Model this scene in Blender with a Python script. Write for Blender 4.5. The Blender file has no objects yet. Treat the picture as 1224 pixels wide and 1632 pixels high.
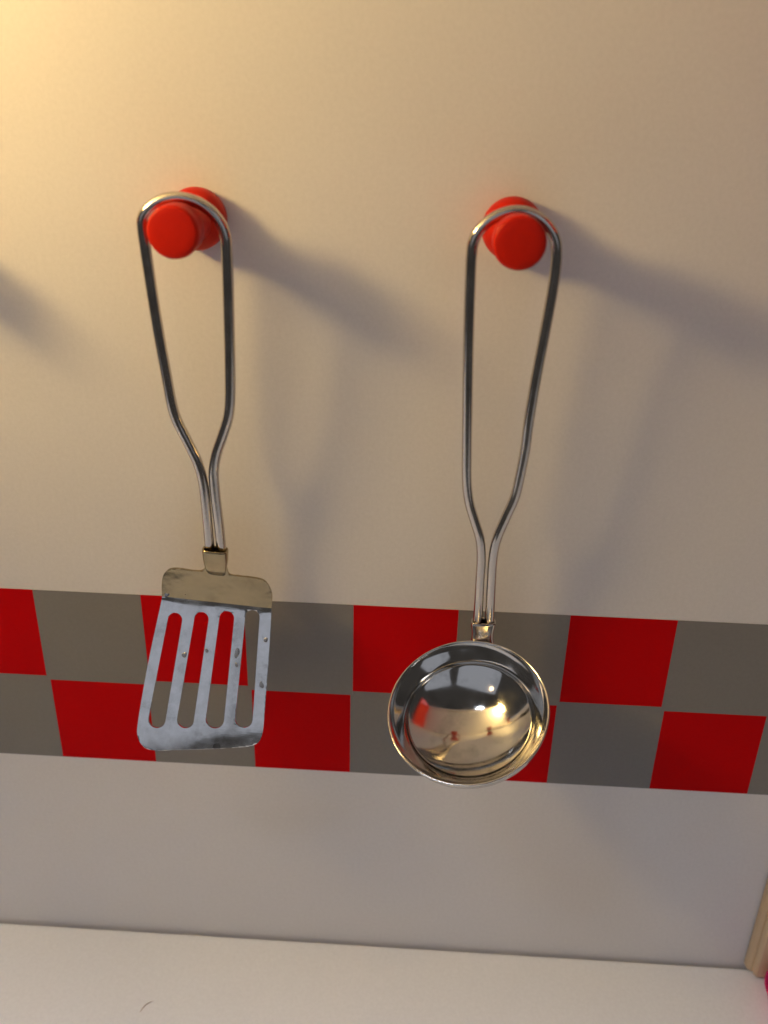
import bpy, bmesh, math, random
from mathutils import Vector, Matrix, Euler

random.seed(7)
scene = bpy.context.scene
C = scene.collection

# ------------------------------------------------------------------ camera, world, lamps, exposure
cam_data = bpy.data.cameras.new('camera')
cam = bpy.data.objects.new('camera', cam_data); C.objects.link(cam)
cam.location = (0.18269, -0.28673, 0.17538)
cam.rotation_euler = (1.1261361, -0.0227313, 0.0534779)
cam_data.sensor_fit = 'VERTICAL'
cam_data.sensor_height = 24.0
cam_data.lens = 24.0 * 1440 / 1632
cam_data.clip_start = 0.005; cam_data.clip_end = 50
cam_data.dof.use_dof = True
cam_data.dof.focus_distance = 0.32
cam_data.dof.aperture_fstop = 6.0
scene.camera = cam

world = bpy.data.worlds.new('World'); scene.world = world
world.use_nodes = True
wb = world.node_tree.nodes['Background']
wb.inputs['Color'].default_value = (1.0, 0.93, 0.88, 1)
wb.inputs['Strength'].default_value = 0.045

def area_lamp(name, loc, target, sx, sy, power, col):
    l = bpy.data.lights.new(name, 'AREA'); l.shape = 'RECTANGLE'; l.size = sx; l.size_y = sy
    if name in ('ceiling_light', 'cabinet_lamp'): l.shape = 'DISK'
    l.energy = power; l.color = col
    o = bpy.data.objects.new(name, l); C.objects.link(o); o.location = loc
    o.rotation_euler = (Vector(target) - Vector(loc)).to_track_quat('-Z', 'Y').to_euler()
    return o
# cool window daylight behind the camera, split so the gap imitates a person's reflection
area_lamp('window_light', (-0.58, -1.75, 0.50), (0.15, 0, 0.0), 1.7, 1.5, 2.8, (0.80, 0.86, 1.0))
area_lamp('window_light', (1.08, -1.75, 0.50), (0.2, 0, 0.0), 1.1, 1.5, 1.8, (0.80, 0.86, 1.0))
# pale ceiling light of the room
area_lamp('ceiling_light', (-0.48, -0.60, 1.40), (0.15, -0.05, -0.17), 0.40, 0.40, 11.5, (0.80, 0.87, 1.0))
# warm lamp standing farther out in the room, to the left
room = bpy.data.lights.new('room_lamp', 'POINT'); room.energy = 1.0
room.color = (1.0, 0.70, 0.40); room.shadow_soft_size = 0.07
ro = bpy.data.objects.new('room_lamp', room); C.objects.link(ro); ro.location = (-0.75, -1.05, 0.75)
# warm lamp on the cabinet's left end, beyond the picture edge, shining along the wall
area_lamp('cabinet_lamp', (-0.135, -0.148, 0.274), (0.24, -0.04, 0.46), 0.080, 0.080, 1.65, (1.0, 0.69, 0.25))

scene.view_settings.view_transform = 'Standard'
scene.view_settings.look = 'None'
scene.view_settings.exposure = 0.0
scene.view_settings.gamma = 1.0
scene.view_settings.use_curve_mapping = False
scene.render.engine = 'CYCLES'
scene.cycles.max_bounces = 10
scene.cycles.caustics_reflective = True
scene.cycles.blur_glossy = 0.6
SP_WIRE = [(0.11171, -0.01600, 0.02752), (0.11176, -0.01606, 0.02994), (0.11164, -0.01661, 0.04476), (0.11135, -0.01700, 0.05502), (0.11059, -0.01721, 0.06056), (0.10702, -0.01758, 0.06967), (0.10424, -0.01787, 0.07672), (0.10355, -0.01795, 0.07851), (0.10222, -0.01858, 0.09325), (0.10101, -0.01923, 0.10778), (0.10019, -0.01992, 0.12255), (0.09980, -0.02038, 0.13185), (0.09964, -0.02057, 0.13574), (0.09983, -0.02070, 0.13831), (0.10118, -0.02082, 0.14056), (0.10478, -0.02095, 0.14323), (0.10931, -0.02100, 0.14448), (0.11325, -0.02099, 0.14430), (0.11753, -0.02091, 0.14284), (0.12086, -0.02077, 0.14021), (0.12308, -0.02060, 0.13687), (0.12382, -0.02044, 0.13389), (0.12382, -0.02027, 0.13041), (0.12359, -0.01988, 0.12242), (0.12311, -0.01923, 0.10857), (0.12256, -0.01858, 0.09403), (0.12167, -0.01801, 0.08081), (0.12112, -0.01791, 0.07821), (0.11861, -0.01763, 0.07124), (0.11610, -0.01738, 0.06492), (0.11490, -0.01715, 0.05909), (0.11489, -0.01691, 0.05293), (0.11554, -0.01639, 0.03910), (0.11572, -0.01604, 0.02954), (0.11582, -0.01600, 0.02773)]
LA_WIRE = [(0.20515, -0.01406, 0.00324), (0.20509, -0.01415, 0.00541), (0.20465, -0.01479, 0.02132), (0.20447, -0.01526, 0.03253), (0.20374, -0.01548, 0.03748), (0.20135, -0.01578, 0.04421), (0.19884, -0.01611, 0.05151), (0.19783, -0.01636, 0.05687), (0.19699, -0.01705, 0.07140), (0.19671, -0.01735, 0.07748), (0.19566, -0.01838, 0.09768), (0.19506, -0.01915, 0.11197), (0.19462, -0.01993, 0.12558), (0.19450, -0.02024, 0.13084), (0.19456, -0.02045, 0.13452), (0.19579, -0.02064, 0.13754), (0.19819, -0.02080, 0.14035), (0.20188, -0.02094, 0.14267), (0.20524, -0.02099, 0.14356), (0.20909, -0.02098, 0.14351), (0.21311, -0.02087, 0.14184), (0.21644, -0.02068, 0.13888), (0.21821, -0.02048, 0.13568), (0.21874, -0.02029, 0.13248), (0.21893, -0.01998, 0.12726), (0.21872, -0.01967, 0.12192), (0.21772, -0.01889, 0.10810), (0.21665, -0.01825, 0.09603), (0.21554, -0.01735, 0.07828), (0.21579, -0.01709, 0.07310), (0.21460, -0.01645, 0.05950), (0.21396, -0.01618, 0.05364), (0.21154, -0.01587, 0.04664), (0.20872, -0.01544, 0.03674), (0.20838, -0.01522, 0.03173), (0.20859, -0.01479, 0.02153), (0.20916, -0.01412, 0.00510), (0.20919, -0.01406, 0.00347)]
BL_O, BL_U, BL_V = (0.11308, -0.01600, 0.00877), (0.99720, 0.00000, -0.07475), (-0.06928, -0.37551, -0.92423)
BLADE = [(-0.01931, 0.00037), (-0.02057, 0.01121), (-0.02178, 0.02168), (-0.02289, 0.03426), (-0.02371, 0.04634), (-0.02370, 0.05026), (-0.02264, 0.05328), (-0.02037, 0.05548), (-0.01696, 0.05603), (-0.00907, 0.05497), (0.00108, 0.05343), (0.01122, 0.05184), (0.01726, 0.05052), (0.01975, 0.04866), (0.02075, 0.04541), (0.02082, 0.03914), (0.02053, 0.02929), (0.02033, 0.01947), (0.01984, 0.00972), (0.01938, 0.00031)]
SLOTS = [(-0.01410, 0.00832, 0.00254, -0.01707, 0.04464, 0.00307), (-0.00478, 0.00700, 0.00254, -0.00693, 0.04363, 0.00302), (0.00406, 0.00564, 0.00259, 0.00351, 0.04217, 0.00322), (0.01299, 0.00412, 0.00254, 0.01367, 0.04101, 0.00312)]
TAB_V = [(-0.07465, 0.05248, -0.99583)]
TAB = [(-0.01936, 0.00045), (-0.01937, -0.00573), (-0.01870, -0.00850), (-0.01700, -0.01063), (-0.01422, -0.01159), (-0.00620, -0.01194), (-0.00470, -0.01272), (-0.00420, -0.01397), (-0.00420, -0.01834), (0.00348, -0.01934), (0.00338, -0.01467), (0.00421, -0.01195), (0.00732, -0.01166), (0.01308, -0.01159), (0.01637, -0.01060), (0.01858, -0.00749), (0.01945, -0.00428), (0.01936, 0.00038)]
SPOTS = [(-0.00960, 0.02045, 0.00095), (-0.00181, 0.01796, 0.00070), (0.00889, 0.01757, 0.00130), (0.00912, 0.02189, 0.00070), (-0.01754, -0.00085, 0.00110), (0.01854, 0.01193, 0.00080), (0.01866, 0.02806, 0.00100), (-0.02050, 0.02599, 0.00060), (-0.01206, 0.03901, 0.00050), (-0.01970, 0.01395, 0.00080), (-0.02169, 0.03881, 0.00060)]

# ------------------------------------------------------------------ materials
def new_mat(name):
    m = bpy.data.materials.new(name); m.use_nodes = True
    nt = m.node_tree; return m, nt, nt.nodes['Principled BSDF']
def node(nt, t, **kw):
    n = nt.nodes.new(t)
    for k, v in kw.items():
        if k in n.inputs: n.inputs[k].default_value = v
        else: setattr(n, k, v)
    return n
def coords(nt, scale=(1, 1, 1)):
    tc = node(nt, 'ShaderNodeTexCoord'); mp = node(nt, 'ShaderNodeMapping'); mp.inputs['Scale'].default_value = scale
    nt.links.new(tc.outputs['Object'], mp.inputs['Vector']); return mp.outputs['Vector']
def ramp(nt, fac, stops):
    r = node(nt, 'ShaderNodeValToRGB'); e = r.color_ramp.elements
    e[0].position, e[0].color = stops[0][0], (*stops[0][1], 1)
    e[1].position, e[1].color = stops[-1][0], (*stops[-1][1], 1)
    for p, c in stops[1:-1]:
        x = e.new(p); x.color = (*c, 1)
    nt.links.new(fac, r.inputs['Fac']); return r.outputs['Color']
def bump(nt, b, h, strength, dist):
    n = node(nt, 'ShaderNodeBump', Strength=strength, Distance=dist)
    nt.links.new(h, n.inputs['Height']); nt.links.new(n.outputs['Normal'], b.inputs['Normal'])
    return n
def noise(nt, vec, scale, detail=4, rough=0.55):
    n = node(nt, 'ShaderNodeTexNoise', Scale=scale, Detail=detail, Roughness=rough)
    nt.links.new(vec, n.inputs['Vector']); return n.outputs['Fac']

def board_mat(name, c0, c1, rough, grain=(900, 900, 25), bs=0.12, spec=0.4):
    m, nt, b = new_mat(name)
    v = coords(nt); g = coords(nt, grain)
    f = noise(nt, v, 9, 3)
    nt.links.new(ramp(nt, f, [(0.3, c0), (0.7, c1)]), b.inputs['Base Color'])
    mott = noise(nt, v, 700, 3, 0.7)
    mr = node(nt, 'ShaderNodeMapRange'); mr.inputs['From Min'].default_value = 0.3; mr.inputs['From Max'].default_value = 0.7
    mr.inputs['To Min'].default_value = 0.965; mr.inputs['To Max'].default_value = 1.03
    nt.links.new(mott, mr.inputs['Value'])
    mm = node(nt, 'ShaderNodeMix', data_type='RGBA', blend_type='MULTIPLY'); mm.inputs[0].default_value = 1.0
    nt.links.new(b.inputs['Base Color'].links[0].from_socket, mm.inputs[6]); nt.links.new(mr.outputs[0], mm.inputs[7])
    nt.links.new(mm.outputs[2], b.inputs['Base Color'])
    gr = noise(nt, g, 1.0, 3)
    fine = noise(nt, v, 1500, 2)
    mx = node(nt, 'ShaderNodeMath', operation='ADD'); nt.links.new(gr, mx.inputs[0]); nt.links.new(fine, mx.inputs[1])
    bump(nt, b, mx.outputs[0], bs, 0.0002)
    rr = node(nt, 'ShaderNodeMapRange'); rr.inputs['To Min'].default_value = rough - 0.06; rr.inputs['To Max'].default_value = rough + 0.06
    nt.links.new(noise(nt, v, 60, 3), rr.inputs['Value']); nt.links.new(rr.outputs[0], b.inputs['Roughness'])
    b.inputs['Specular IOR Level'].default_value = spec
    return m
M = {}
M['wall'] = board_mat('painted_board', (0.70, 0.672, 0.668), (0.735, 0.708, 0.703), 0.50, bs=0.15)
M['counter'] = board_mat('counter_board', (0.815, 0.82, 0.835), (0.845, 0.85, 0.865), 0.48, (25, 700, 700))
M['cabinet'] = board_mat('cabinet_board', (0.72, 0.69, 0.66), (0.76, 0.73, 0.70), 0.5)
M['red_print'] = board_mat('red_print', (0.49, 0.0015, 0.003), (0.54, 0.002, 0.004), 0.55, bs=0.1, spec=0.03)
M['grey_print'] = board_mat('grey_print', (0.206, 0.198, 0.192), (0.226, 0.218, 0.212), 0.55, bs=0.1, spec=0.12)
M['red_paint'] = board_mat('red_paint', (0.46, 0.009, 0.001), (0.56, 0.016, 0.003), 0.40, (350, 350, 350), 0.35, 0.14)
M['red_panel'] = board_mat('red_panel', (0.55, 0.03, 0.015), (0.62, 0.035, 0.02), 0.45)
M['pink'] = board_mat('pink_plastic', (0.80, 0.02, 0.17), (0.84, 0.03, 0.19), 0.35, bs=0.03)

def wood_mat():
    m, nt, b = new_mat('pale_plywood')
    v = coords(nt, (260, 260, 14))
    f = noise(nt, v, 1.0, 5, 0.6)
    nt.links.new(ramp(nt, f, [(0.3, (0.54, 0.375, 0.215)), (0.55, (0.64, 0.465, 0.285)), (0.75, (0.70, 0.53, 0.345))]), b.inputs['Base Color'])
    b.inputs['Roughness'].default_value = 0.5
    bump(nt, b, f, 0.15, 0.0003)
    return m
M['wood'] = wood_mat()

def steel(name, col, r0, r1, bs, bscale, bdist, spots=False):
    m, nt, b = new_mat(name)
    b.inputs['Metallic'].default_value = 1.0
    v = coords(nt)
    f = noise(nt, v, 130, 4)
    rr = node(nt, 'ShaderNodeMapRange'); rr.inputs['From Min'].default_value = 0.35; rr.inputs['From Max'].default_value = 0.7
    rr.inputs['To Min'].default_value = r0; rr.inputs['To Max'].default_value = r1
    nt.links.new(f, rr.inputs['Value']); nt.links.new(rr.outputs[0], b.inputs['Roughness'])
    dark = tuple(c * (0.93 if name == 'wire_steel' else 0.72) for c in col)
    if spots:   # water stains and smudges with a shape of their own
        s = noise(nt, v, 170, 5, 0.62)
        base = ramp(nt, s, [(0.30, dark), (0.43, tuple(c * 0.9 for c in col)), (0.62, col)])
        vo = node(nt, 'ShaderNodeTexVoronoi', Scale=115.0); vo.inputs['Randomness'].default_value = 1.0
        nt.links.new(v, vo.inputs['Vector'])
        ring = ramp(nt, vo.outputs['Distance'], [(0.0, (0.50, 0.47, 0.44)), (0.10, (0.62, 0.6, 0.57)), (0.135, (0.18, 0.165, 0.15)), (0.165, (1, 1, 1))])
        pick = noise(nt, v, 60, 2)
        pk = node(nt, 'ShaderNodeMapRange'); pk.inputs['From Min'].default_value = 0.54; pk.inputs['From Max'].default_value = 0.58
        nt.links.new(pick, pk.inputs['Value'])
        mx = node(nt, 'ShaderNodeMix', data_type='RGBA', blend_type='MULTIPLY')
        nt.links.new(pk.outputs[0], mx.inputs[0]); nt.links.new(base, mx.inputs[6]); nt.links.new(ring, mx.inputs[7])
        nt.links.new(mx.outputs[2], b.inputs['Base Color'])
    else:
        nt.links.new(ramp(nt, f, [(0.25, dark), (0.5, col)]), b.inputs['Base Color'])
    bump(nt, b, noise(nt, v, bscale, 3), bs, bdist)
    return m
M['wire'] = steel('wire_steel', (0.58, 0.53, 0.475), 0.12, 0.19, 0.05, 300, 0.0003)
M['blade'] = steel('blade_steel', (0.88, 0.87, 0.86), 0.10, 0.24, 0.30, 45, 0.0012, True)
M['shoulder'] = steel('shoulder_steel', (0.40, 0.325, 0.20), 0.12, 0.28, 0.40, 70, 0.0011)
M['drop'] = steel('dried_drop', (0.46, 0.43, 0.41), 0.2, 0.4, 0.2, 200, 0.0004)
M['bowl'] = steel('bowl_steel', (0.66, 0.64, 0.61), 0.06, 0.14, 0.10, 70, 0.0004)
m, nt, b = new_mat('dark_hair'); b.inputs['Base Color'].default_value = (0.55, 0.48, 0.44, 1); b.inputs['Roughness'].default_value = 0.5; M['hair'] = m
m, nt, b = new_mat('dark_gap'); b.inputs['Base Color'].default_value = (0.10, 0.085, 0.075, 1); b.inputs['Roughness'].default_value = 0.8; M['gap'] = m

# ------------------------------------------------------------------ helpers
def mesh_obj(name, verts, faces, mat, parent=None, smooth=False):
    me = bpy.data.meshes.new(name); me.from_pydata([tuple(v) for v in verts], [], faces); me.update()
    bm = bmesh.new(); bm.from_mesh(me); bmesh.ops.recalc_face_normals(bm, faces=bm.faces); bm.to_mesh(me); bm.free()
    me.materials.append(M[mat])
    if smooth: me.polygons.foreach_set('use_smooth', [True] * len(me.polygons))
    o = bpy.data.objects.new(name, me); C.objects.link(o)
    if parent:
        o.parent = parent
        o.matrix_parent_inverse = Matrix.Translation(-parent.location) if parent.location.length else Matrix.Identity(4)
    return o
def thing(name, loc, label, cat, group=None):
    o = bpy.data.objects.new(name, None); C.objects.link(o); o.location = loc
    o.empty_display_size = 0.01
    tag(o, label, cat, group); return o
def tag(o, label, cat, group=None):
    o['label'] = label; o['category'] = cat
    if group: o['group'] = group
    return o
def bevel(o, w, seg=2):
    md = o.modifiers.new('bevel', 'BEVEL'); md.width = w; md.segments = seg; md.limit_method = 'ANGLE'
    md.angle_limit = math.radians(40)
    return o
def box(name, lo, hi, mat, parent=None, bev=0):
    x0, y0, z0 = lo; x1, y1, z1 = hi
    v = [(x0,y0,z0),(x1,y0,z0),(x1,y1,z0),(x0,y1,z0),(x0,y0,z1),(x1,y0,z1),(x1,y1,z1),(x0,y1,z1)]
    f = [(0,3,2,1),(4,5,6,7),(0,1,5,4),(1,2,6,5),(2,3,7,6),(3,0,4,7)]
    o = mesh_obj(name, v, f, mat, parent)
    if bev: bevel(o, bev)
    return o
def sweep(name, pts, r, mat, parent, seg=20, sub=5, closed_ends=True):
    P = [Vector(p) for p in pts]
    # light smoothing keeps the bends but drops tracing jitter
    for _ in range(1):
        P = [P[0]] + [P[i-1]*0.15 + P[i]*0.7 + P[i+1]*0.15 for i in range(1, len(P)-1)] + [P[-1]]
    Q = []
    for i in range(len(P)-1):
        p0 = P[max(i-1,0)]; p1 = P[i]; p2 = P[i+1]; p3 = P[min(i+2,len(P)-1)]
        # centripetal Catmull-Rom
        t0 = 0; t1 = t0 + max((p1-p0).length,1e-6)**0.5; t2 = t1 + max((p2-p1).length,1e-6)**0.5; t3 = t2 + max((p3-p2).length,1e-6)**0.5
        for k in range(sub):
            t = t1 + (t2-t1)*k/sub
            a1 = p0*((t1-t)/(t1-t0)) + p1*((t-t0)/(t1-t0)); a2 = p1*((t2-t)/(t2-t1)) + p2*((t-t1)/(t2-t1)); a3 = p2*((t3-t)/(t3-t2)) + p3*((t-t2)/(t3-t2))
            b1 = a1*((t2-t)/(t2-t0)) + a2*((t-t0)/(t2-t0)); b2 = a2*((t3-t)/(t3-t1)) + a3*((t-t1)/(t3-t1))
            Q.append(b1*((t2-t)/(t2-t1)) + b2*((t-t1)/(t2-t1)))
    Q.append(P[-1])
    n = len(Q); V = []; F = []
    nrm = None
    for i, q in enumerate(Q):
        t = (Q[min(i+1,n-1)] - Q[max(i-1,0)]).normalized()
        if nrm is None: nrm = t.orthogonal().normalized()
        nrm = (nrm - t*nrm.dot(t)).normalized(); bn = t.cross(nrm)
        rr = r(i/(n-1)) if callable(r) else r
        for k in range(seg):
            a = 2*math.pi*k/seg
            V.append(q + (nrm*math.cos(a) + bn*math.sin(a))*rr)
    for i in range(n-1):
        for k in range(seg):
            F.append((i*seg+k, i*seg+(k+1)%seg, (i+1)*seg+(k+1)%seg, (i+1)*seg+k))
    F.append(tuple(range(seg))[::-1]); F.append(tuple((n-1)*seg+k for k in range(seg)))
    return mesh_obj(name, V, F, mat, parent, True)
def lathe(name, prof, origin, axis, mat, parent, seg=64):
    """prof: (radius, distance along axis) pairs; ends at radius 0 are closed with a single vertex"""
    ax = Vector(axis).normalized(); u = ax.orthogonal().normalized(); w = ax.cross(u); o = Vector(origin)
    V = []; F = []; rows = []
    for r, h in prof:
        if r < 1e-7: rows.append([len(V)]); V.append(o + ax*h)
        else:
            rows.append(list(range(len(V), len(V)+seg)))
            V += [o + ax*h + (u*math.cos(2*math.pi*k/seg) + w*math.sin(2*math.pi*k/seg))*r for k in range(seg)]
    for a, b in zip(rows, rows[1:]):
        for k in range(seg):
            k2 = (k+1) % seg
            if len(a) == 1 and len(b) == 1: continue
            if len(a) == 1: F.append((a[0], b[k], b[k2]))
            elif len(b) == 1: F.append((a[k], b[0], a[k2]))
            else: F.append((a[k], b[k], b[k2], a[k2]))
    return mesh_obj(name, V, F, mat, parent, True)
def loft(name, secs, mat, parent, power=3.5, seg=40):
    """secs: (centre, half width vector, half depth vector) - superellipse rings, open at both ends, given wall by solidify"""
    V = []; F = []
    for c, hw, hd in secs:
        for k in range(seg):
            a = 2*math.pi*k/seg; ca, sa = math.cos(a), math.sin(a)
            V.append(Vector(c) + Vector(hw)*math.copysign(abs(ca)**(2/power), ca) + Vector(hd)*math.copysign(abs(sa)**(2/power), sa))
    for i in range(len(secs)-1):
        for k in range(seg):
            F.append((i*seg+k, i*seg+(k+1)%seg, (i+1)*seg+(k+1)%seg, (i+1)*seg+k))
    return mesh_obj(name, V, F, mat, parent, True)

# ------------------------------------------------------------------ the setting: back wall with its printed checks, counter
ZC = -0.1782
wall = box('wall', (-0.45, 0.0, ZC - 0.03), (0.80, 0.014, 0.45), 'wall'); wall['kind'] = 'structure'
counter = box('counter', (-0.45, -0.42, ZC - 0.018), (0.80, -0.0015, ZC), 'counter', None, 0.0015); counter['kind'] = 'structure'

S = 0.04; WT = 0.03902; B = 0.04027; WB = 0.03895; GAP = 0.00180; HB = 0.03866
ZB = -(WT + GAP + HB)
def sheet(name, poly, mat):
    # a film 0.15 mm thick on the wall
    n = len(poly); V = [(x, -0.00018, z) for x, z in poly] + [(x, -0.00001, z) for x, z in poly]
    F = [tuple(range(n))] + [(i, (i+1) % n, n+(i+1) % n, n+i) for i in range(n)]
    return mesh_obj(name, V, F, mat, wall)
for i in range(-2, 6):
    x = 2*S*i; e = 0.00004
    sheet('red_square', [(x+e, 0), (x+WT-e, 0), (x+WT-e, -WT+e), (x+e, -WT+e)], 'red_print')
    xb = x + B
    sheet('red_square', [(xb+e, -WT-GAP-e), (xb+WB-e, -WT-GAP-e), (xb+WB-e, ZB), (xb+e, ZB)], 'red_print')
    # grey squares fill what the red ones leave, a little larger than they are
    sheet('grey_square', [(x+WT, 0), (x+2*S, 0), (x+2*S, -WT-GAP), (x+WT, -WT-GAP)], 'grey_print')
    sheet('grey_square', [(x+e, -WT), (x+WT-e, -WT), (x+WT-e, -WT-GAP-e), (x+B, -WT-GAP-e), (x+B, ZB), (x+B+WB-2*S, ZB), (x+B+WB-2*S, -WT-GAP-e), (x+e, -WT-GAP-e)], 'grey_print')

# overhead cabinet of the play kitchen: out of frame, seen in the ladle's bowl
oc = thing('overhead_cabinet', (0.16, 0, 0.305), 'white overhead cabinet above the pegs, mirrored in the ladle bowl', 'cabinet')
box('bottom_board', (-0.22, -0.175, 0.305), (0.405, -0.001, 0.319), 'cabinet', oc, 0.001)
box('front_board', (-0.22, -0.188, 0.290), (0.405, -0.1755, 0.42), 'cabinet', oc, 0.001)
box('side_board', (0.4055, -0.188, 0.20), (0.419, -0.001, 0.42), 'red_panel', oc, 0.001)

# plywood board on the right, standing on the counter against the wall
pb = thing('plywood_board', (0.36, -0.004, ZC), 'pale plywood board with rounded corner standing against the wall at lower right', 'board')
def rounded_board(x0, x1, z0, z1, r, ya, yb, ch):
    prof = []
    for k in range(9):
        a = math.pi + (math.pi/2)*k/8
        prof.append((x0 + r + r*math.cos(a), z0 + r + r*math.sin(a)))
    prof += [(x1, z0), (x1, z1), (x0, z1)]
    cx, cz = (x0+x1)/2, (z0+z1)/2
    def inset(d): return [(max(px, x0+d) if px < cx else px-0, max(pz, z0+d) if pz < cz else pz) for px, pz in prof]
    def ins2(d):
        out = []
        for px, pz in prof:
            q = (px, pz)
            if px < x0 + r + 1e-6 and pz < z0 + r + 1e-6:
                v = Vector((px-(x0+r), pz-(z0+r))); v = v.normalized()*(r-d); q = (x0+r+v.x, z0+r+v.y)
            else: q = (px + d if px < cx else px, pz + d if pz < cz else pz)
            out.append(q)
        return out
    rings = [(prof, ya), (prof, yb + ch), (ins2(ch*0.35), yb + ch*0.4), (ins2(ch), yb)]
    n = len(prof); V = []; F = []
    for p, y in rings: V += [(px, y, pz) for px, pz in p]
    for i in range(len(rings)-1):
        for k in range(n): F.append((i*n+k, i*n+(k+1) % n, (i+1)*n+(k+1) % n, (i+1)*n+k))
    F.append(tuple(range(n))); F.append(tuple(3*n+k for k in range(n)))
    return V, F
V, F = rounded_board(0.3362, 0.395, ZC + 0.0003, 0.10, 0.0034, -0.0006, -0.0042, 0.0016)
mesh_obj('back_layer', V, F, 'wood', pb)
V, F = rounded_board(0.3384, 0.395, ZC + 0.0006, 0.10, 0.0030, -0.00421, -0.0072, 0.0014)
mesh_obj('front_layer', V, F, 'wood', pb)

# ------------------------------------------------------------------ pegs
def peg(x, z, label):
    t = thing('wall_peg', (x, 0, z), label, 'peg', 'red pegs in a row on the wall')
    o = (x, 0, z); ax = (0, -1, 0)
    lathe('base', [(0, 0.0002), (0.0082, 0.0002), (0.0089, 0.0010), (0.0092, 0.0030), (0.0091, 0.0058), (0.0083, 0.0078), (0.0068, 0.0094), (0.0060, 0.0106)], o, ax, 'red_paint', t)
    lathe('neck', [(0.0060, 0.0105), (0.0057, 0.0130), (0.0056, 0.0175), (0.0056, 0.0210), (0.0059, 0.0222)], o, ax, 'red_paint', t)
    lathe('knob', [(0.0058, 0.0221), (0.0068, 0.0230), (0.0072, 0.0242), (0.0073, 0.0262), (0.0074, 0.0302), (0.0073, 0.0312), (0.0070, 0.0319), (0.0064, 0.03215), (0.0040, 0.03215), (0.0020, 0.0323), (0, 0.0323)], o, ax, 'red_paint', t)
    return t
peg(0.11134, 0.1364, 'red round peg holding the slotted spatula')
peg(0.20699, 0.1364, 'red round peg holding the ladle')
peg(0.0157, 0.1364, 'red round peg beyond the left picture edge, its shadow on the wall')

# ------------------------------------------------------------------ slotted spatula
WR = 0.00170
sp = thing('slotted_spatula', (0.113, -0.017, -0.045), 'steel slotted spatula with wire loop handle hanging from the left peg', 'spatula', 'utensils hanging from the pegs')
sweep('handle', SP_WIRE, WR, 'wire', sp)
O, U, Vd = Vector(BL_O), Vector(BL_U), Vector(BL_V)
def smooth_closed(pts, sub=4, hold=()):
    n = len(pts); out = []
    P = [Vector((*p, 0)) for p in pts]
    for i in range(n):
        p0, p1, p2, p3 = P[i-1], P[i], P[(i+1) % n], P[(i+2) % n]
        if i in hold: out.append(p1.copy()); continue
        if (i-1) % n in hold: p0 = p1
        if (i+1) % n in hold: p3 = p2
        d = [max((b-a).length, 1e-7)**0.5 for a, b in ((p0, p1), (p1, p2), (p2, p3))]
        t0 = 0.0; t1 = t0+d[0]; t2 = t1+d[1]; t3 = t2+d[2]
        for k in range(sub):
            t = t1 + (t2-t1)*k/sub
            a1 = p0*((t1-t)/(t1-t0)) + p1*((t-t0)/(t1-t0)) if d[0] > 1e-3 else p1
            a2 = p1*((t2-t)/(t2-t1)) + p2*((t-t1)/(t2-t1))
            a3 = p2*((t3-t)/(t3-t2)) + p3*((t-t2)/(t3-t2)) if d[2] > 1e-3 else p2
            b1 = a1*((t2-t)/(t2-t0)) + a2*((t-t0)/(t2-t0)); b2 = a2*((t3-t)/(t3-t1)) + a3*((t-t1)/(t3-t1))
            out.append(b1*((t2-t)/(t2-t1)) + b2*((t-t1)/(t2-t1)))
    return [(p.x, p.y) for p in out]
def plate(name, loops, thick, cuts, warp, mat, parent):
    """flat sheet with holes: 2-D loops filled, cut across so that it can be bent, then given thickness"""
    cu = bpy.data.curves.new(name, 'CURVE'); cu.dimensions = '2D'; cu.fill_mode = 'BOTH'
    for lp in loops:
        s = cu.splines.new('POLY'); s.points.add(len(lp)-1); s.use_cyclic_u = True
        for p, (x, y) in zip(s.points, lp): p.co = (x, y, 0, 1)
    tmp = bpy.data.objects.new('tmp', cu); C.objects.link(tmp)
    dg = bpy.context.evaluated_depsgraph_get(); dg.update()
    me = bpy.data.meshes.new_from_object(tmp.evaluated_get(dg))
    bpy.data.objects.remove(tmp); bpy.data.curves.remove(cu)
    bm = bmesh.new(); bm.from_mesh(me); bmesh.ops.remove_doubles(bm, verts=bm.verts, dist=1e-6)
    for axis, vals in cuts:
        for c in vals:
            bmesh.ops.bisect_plane(bm, geom=bm.verts[:]+bm.edges[:]+bm.faces[:], plane_co=((c, 0, 0) if axis == 0 else (0, c, 0)), plane_no=((1, 0, 0) if axis == 0 else (0, 1, 0)))
    for v in bm.verts: v.co = warp(v.co.x, v.co.y)
    bmesh.ops.recalc_face_normals(bm, faces=bm.faces)
    if sum((f.normal.y for f in bm.faces)) > 0: bmesh.ops.reverse_faces(bm, faces=bm.faces)
    bm.to_mesh(me); bm.free()
    me.materials.clear(); me.materials.append(M[mat])
    me.polygons.foreach_set('use_smooth', [True]*len(me.polygons))
    o = bpy.data.objects.new(name, me); C.objects.link(o); o.parent = parent
    o.matrix_parent_inverse = Matrix.Translation(-parent.location)
    sd = o.modifiers.new('thickness', 'SOLIDIFY'); sd.thickness = thick; sd.offset = 0
    bv = o.modifiers.new('edge', 'BEVEL'); bv.width = thick*0.3; bv.segments = 2; bv.limit_method = 'ANGLE'; bv.angle_limit = math.radians(60)
    wn = o.modifiers.new('normals', 'WEIGHTED_NORMAL'); wn.keep_sharp = True
    return o
Nn = Vd.cross(U).normalized()
if Nn.y > 0: Nn = -Nn
def warp_blade(u, v):
    # almost flat, lip at the bottom edge curling a little, slight dish across
    k = max(0.0, v - 0.040); out = -(2.2 + 5.5*min(1, max(0, 0.35 + u/0.03)))*k*k - 0.55*u*u + 0.00018*math.sin(u*260+1)*min(1, v/0.01)
    q = max(0.0, 0.0045 - v); out += 34*q*q               # rounded bend up to the shoulder
    return O + U*u + Vd*v + Nn*out
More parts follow.
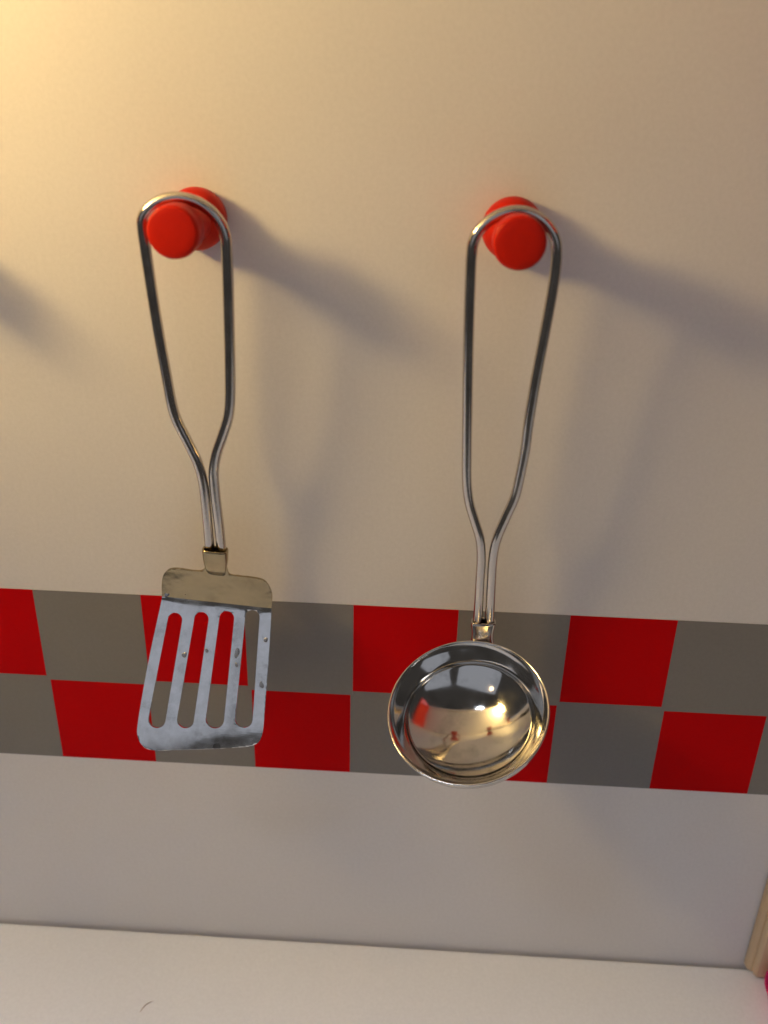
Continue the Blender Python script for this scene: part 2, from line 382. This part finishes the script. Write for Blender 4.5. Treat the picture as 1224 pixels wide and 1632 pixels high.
loops = [smooth_closed(BLADE, 4, hold=(len(BLADE)-1,))]
for u0, v0, r0, u1, v1, r1 in SLOTS:
    d = Vector((u1-u0, v1-v0)); d.normalize(); s = Vector((-d.y, d.x)); lp = []
    for k in range(13):
        a = math.pi*k/12
        lp.append(Vector((u0, v0)) + s*math.cos(a)*r0 - d*math.sin(a)*r0)
    for k in range(13):
        a = math.pi*k/12
        lp.append(Vector((u1, v1)) - s*math.cos(a)*r1 + d*math.sin(a)*r1)
    loops.append([(p.x, p.y) for p in lp])
plate('blade', loops, 0.0009, [(1, [0.0009, 0.0022] + [0.0033+0.002*k for k in range(0, 27)]), (0, [-0.0225+0.0025*k for k in range(19)])], warp_blade, 'blade', sp)
# dried drops on the metal
def spot(u, v, r, parent):
    n = 14; c0 = warp_blade(u, v) + Nn*0.00047; ph = random.random()*6
    ring = []; inner_ = []
    for k in range(n):
        a = 2*math.pi*k/n; rr = r*(1 + 0.22*math.sin(2*a+ph) + 0.12*math.sin(3*a+2*ph))
        d = U*math.cos(a)*rr*0.8 + Vd*math.sin(a)*rr*1.25
        ring.append(c0 + d); inner_.append(c0 + d*0.72 + Nn*0.00012)
    V = ring + inner_ + [c0 + Nn*0.00004]
    F = [(k, (k+1) % n, n+(k+1) % n, n+k) for k in range(n)] + [(n+k, n+(k+1) % n, 2*n) for k in range(n)]
    return mesh_obj('dried_drop', V, F, 'drop', parent, True)
for u, v, r_ in SPOTS[:7]: spot(u, v, r_, sp)
TV = Vector(TAB_V[0]) if isinstance(TAB_V[0], tuple) else Vector(TAB_V)
TN = TV.cross(U).normalized()
if TN.y > 0: TN = -TN
def warp_tab(u, v):
    k = min(1.0, max(0.0, -v/0.010))
    return O + Nn*0.00065 + U*u + TV*v + TN*(-0.55*u*u - 2.6*(u-0.004)*abs(u-0.004)*k*(1 if u > 0.004 else -0.4) + 0.00022*math.sin(u*330 + v*200)*k)
plate('shoulder', [smooth_closed(TAB, 4, hold=(7, 8, 9, len(TAB)-1))], 0.0009, [(1, [-0.0015*k for k in range(1, 13)]), (0, [-0.018+0.002*k for k in range(19)])], warp_tab, 'shoulder', sp)
hw = Vector((0.997, 0, -0.06))
loft('collar', [((0.1138, -0.0170, 0.0300), hw*0.0043, (0, 0.0025, 0)), ((0.1138, -0.0169, 0.0293), hw*0.0044, (0, 0.0026, 0)), ((0.1137, -0.0167, 0.0258), hw*0.0042, (0, 0.0025, 0)),
     ((0.1136, -0.0167, 0.0225), hw*0.0037, (0, 0.0017, 0)), ((0.1136, -0.0168, 0.0200), hw*0.0036, (0, 0.0007, 0))], 'shoulder', sp).modifiers.new('wall', 'SOLIDIFY').thickness = 0.0006

# ------------------------------------------------------------------ ladle
la = thing('ladle', (0.205, -0.03, -0.03), 'polished steel ladle with wire loop handle hanging from the right peg', 'ladle', 'utensils hanging from the pegs')
sweep('handle', LA_WIRE, WR*0.96, 'wire', la)
RC = Vector((0.2020, -0.0385, -0.0158)); RR = 0.0271; T = math.radians(60); PS = math.radians(-20)
RN = Vector((math.cos(T)*math.sin(PS), -math.cos(T)*math.cos(PS), math.sin(T)))
def bowl_prof(R, d, p, n):
    out = []
    for k in range(n+1):
        a = (math.pi/2)*k/n
        out.append((R*abs(math.cos(a))**(2/p) if k < n else 0.0, -d*abs(math.sin(a))**(2/p)))
    return out
# sloping inside wall under the rim, a crease, then the dished bottom
def cap(R, d0, sag, n):
    rs = (R*R + sag*sag)/(2*sag)
    return [(R*(1-k/n), -d0 - (math.sqrt(rs*rs - (R*(1-k/n))**2) - (rs - sag))) for k in range(n+1)]
inner = [(RR-0.0005, 0.0002), (RR*0.965, -0.0007), (RR*0.925, -0.0018), (RR*0.885, -0.0030), (RR*0.848, -0.0041), (RR*0.820, -0.0050), (RR*0.806, -0.0056), (RR*0.797, -0.0062)] + cap(RR*0.788, 0.0067, RR*0.27, 36)
outer = [(RR+0.0001, -0.0010), (RR*0.985, -0.0040), (RR*0.94, -0.0074), (RR*0.88, -0.0104)] + cap(RR*0.80, 0.0128, RR*0.24, 30)
prof = outer[::-1] + [(RR+0.0004, 0.0001), (RR+0.0003, 0.0006), (RR-0.0001, 0.0007)] + inner
bo_ = lathe('bowl', prof, RC, RN, 'bowl', la, 128)
axb = (Vector((0, 1, 0)) - RN*RN.y).normalized()      # pressed a little oval, shorter from handle to lip
for v in bo_.data.vertices:
    d = (v.co - RC).dot(axb); v.co -= axb*d*0.045
back = RC + (Vector((0, 1, 0)) - RN*RN.y).normalized()*RR
hw = Vector((1, 0, 0.03))
loft('collar', [((0.2071, -0.0140, 0.0046), hw*0.0043, (0, 0.0024, 0)), ((0.2071, -0.0139, 0.0037), hw*0.0043, (0, 0.0025, 0)), ((0.2071, -0.0138, 0.0004), hw*0.0039, (0, 0.0023, 0)),
     ((0.2072, -0.0139, -0.0022), hw*0.0038, (0, 0.0020, 0)), ((0.2072, -0.0146, -0.0042), hw*0.0041, (0, 0.0014, 0)), ((0.2071, -0.0150, -0.0056), hw*0.0045, (0, 0.0009, 0))], 'wire', la).modifiers.new('wall', 'SOLIDIFY').thickness = 0.0006

# ------------------------------------------------------------------ small things on the counter
hr = sweep('hair', [(0.07540, -0.0411, ZC+0.0002), (0.07600, -0.0392, ZC+0.0003), (0.07690, -0.0376, ZC+0.0004), (0.07830, -0.0364, ZC+0.0004), (0.07990, -0.0357, ZC+0.0002)], lambda t: 0.00006+0.00016*math.sin(math.pi*min(1, t*1.1+0.05))**0.7 if t < 0.9 else 0.00006, 'hair', None, 8, 4)
tag(hr, 'short dark hair lying on the white counter', 'hair')
cup = thing('pink_cup', (0.3532, -0.021, ZC), 'pink cup on the counter cut off by the right edge', 'cup')
lathe('body', [(0, 0.0003), (0.0110, 0.0003), (0.0120, 0.0010), (0.0150, 0.0110), (0.0155, 0.0112), (0.0152, 0.0116), (0.0146, 0.0112), (0.0112, 0.0020), (0, 0.0016)], (0.3532, -0.021, ZC), (0, 0, 1), 'pink', cup, 48)
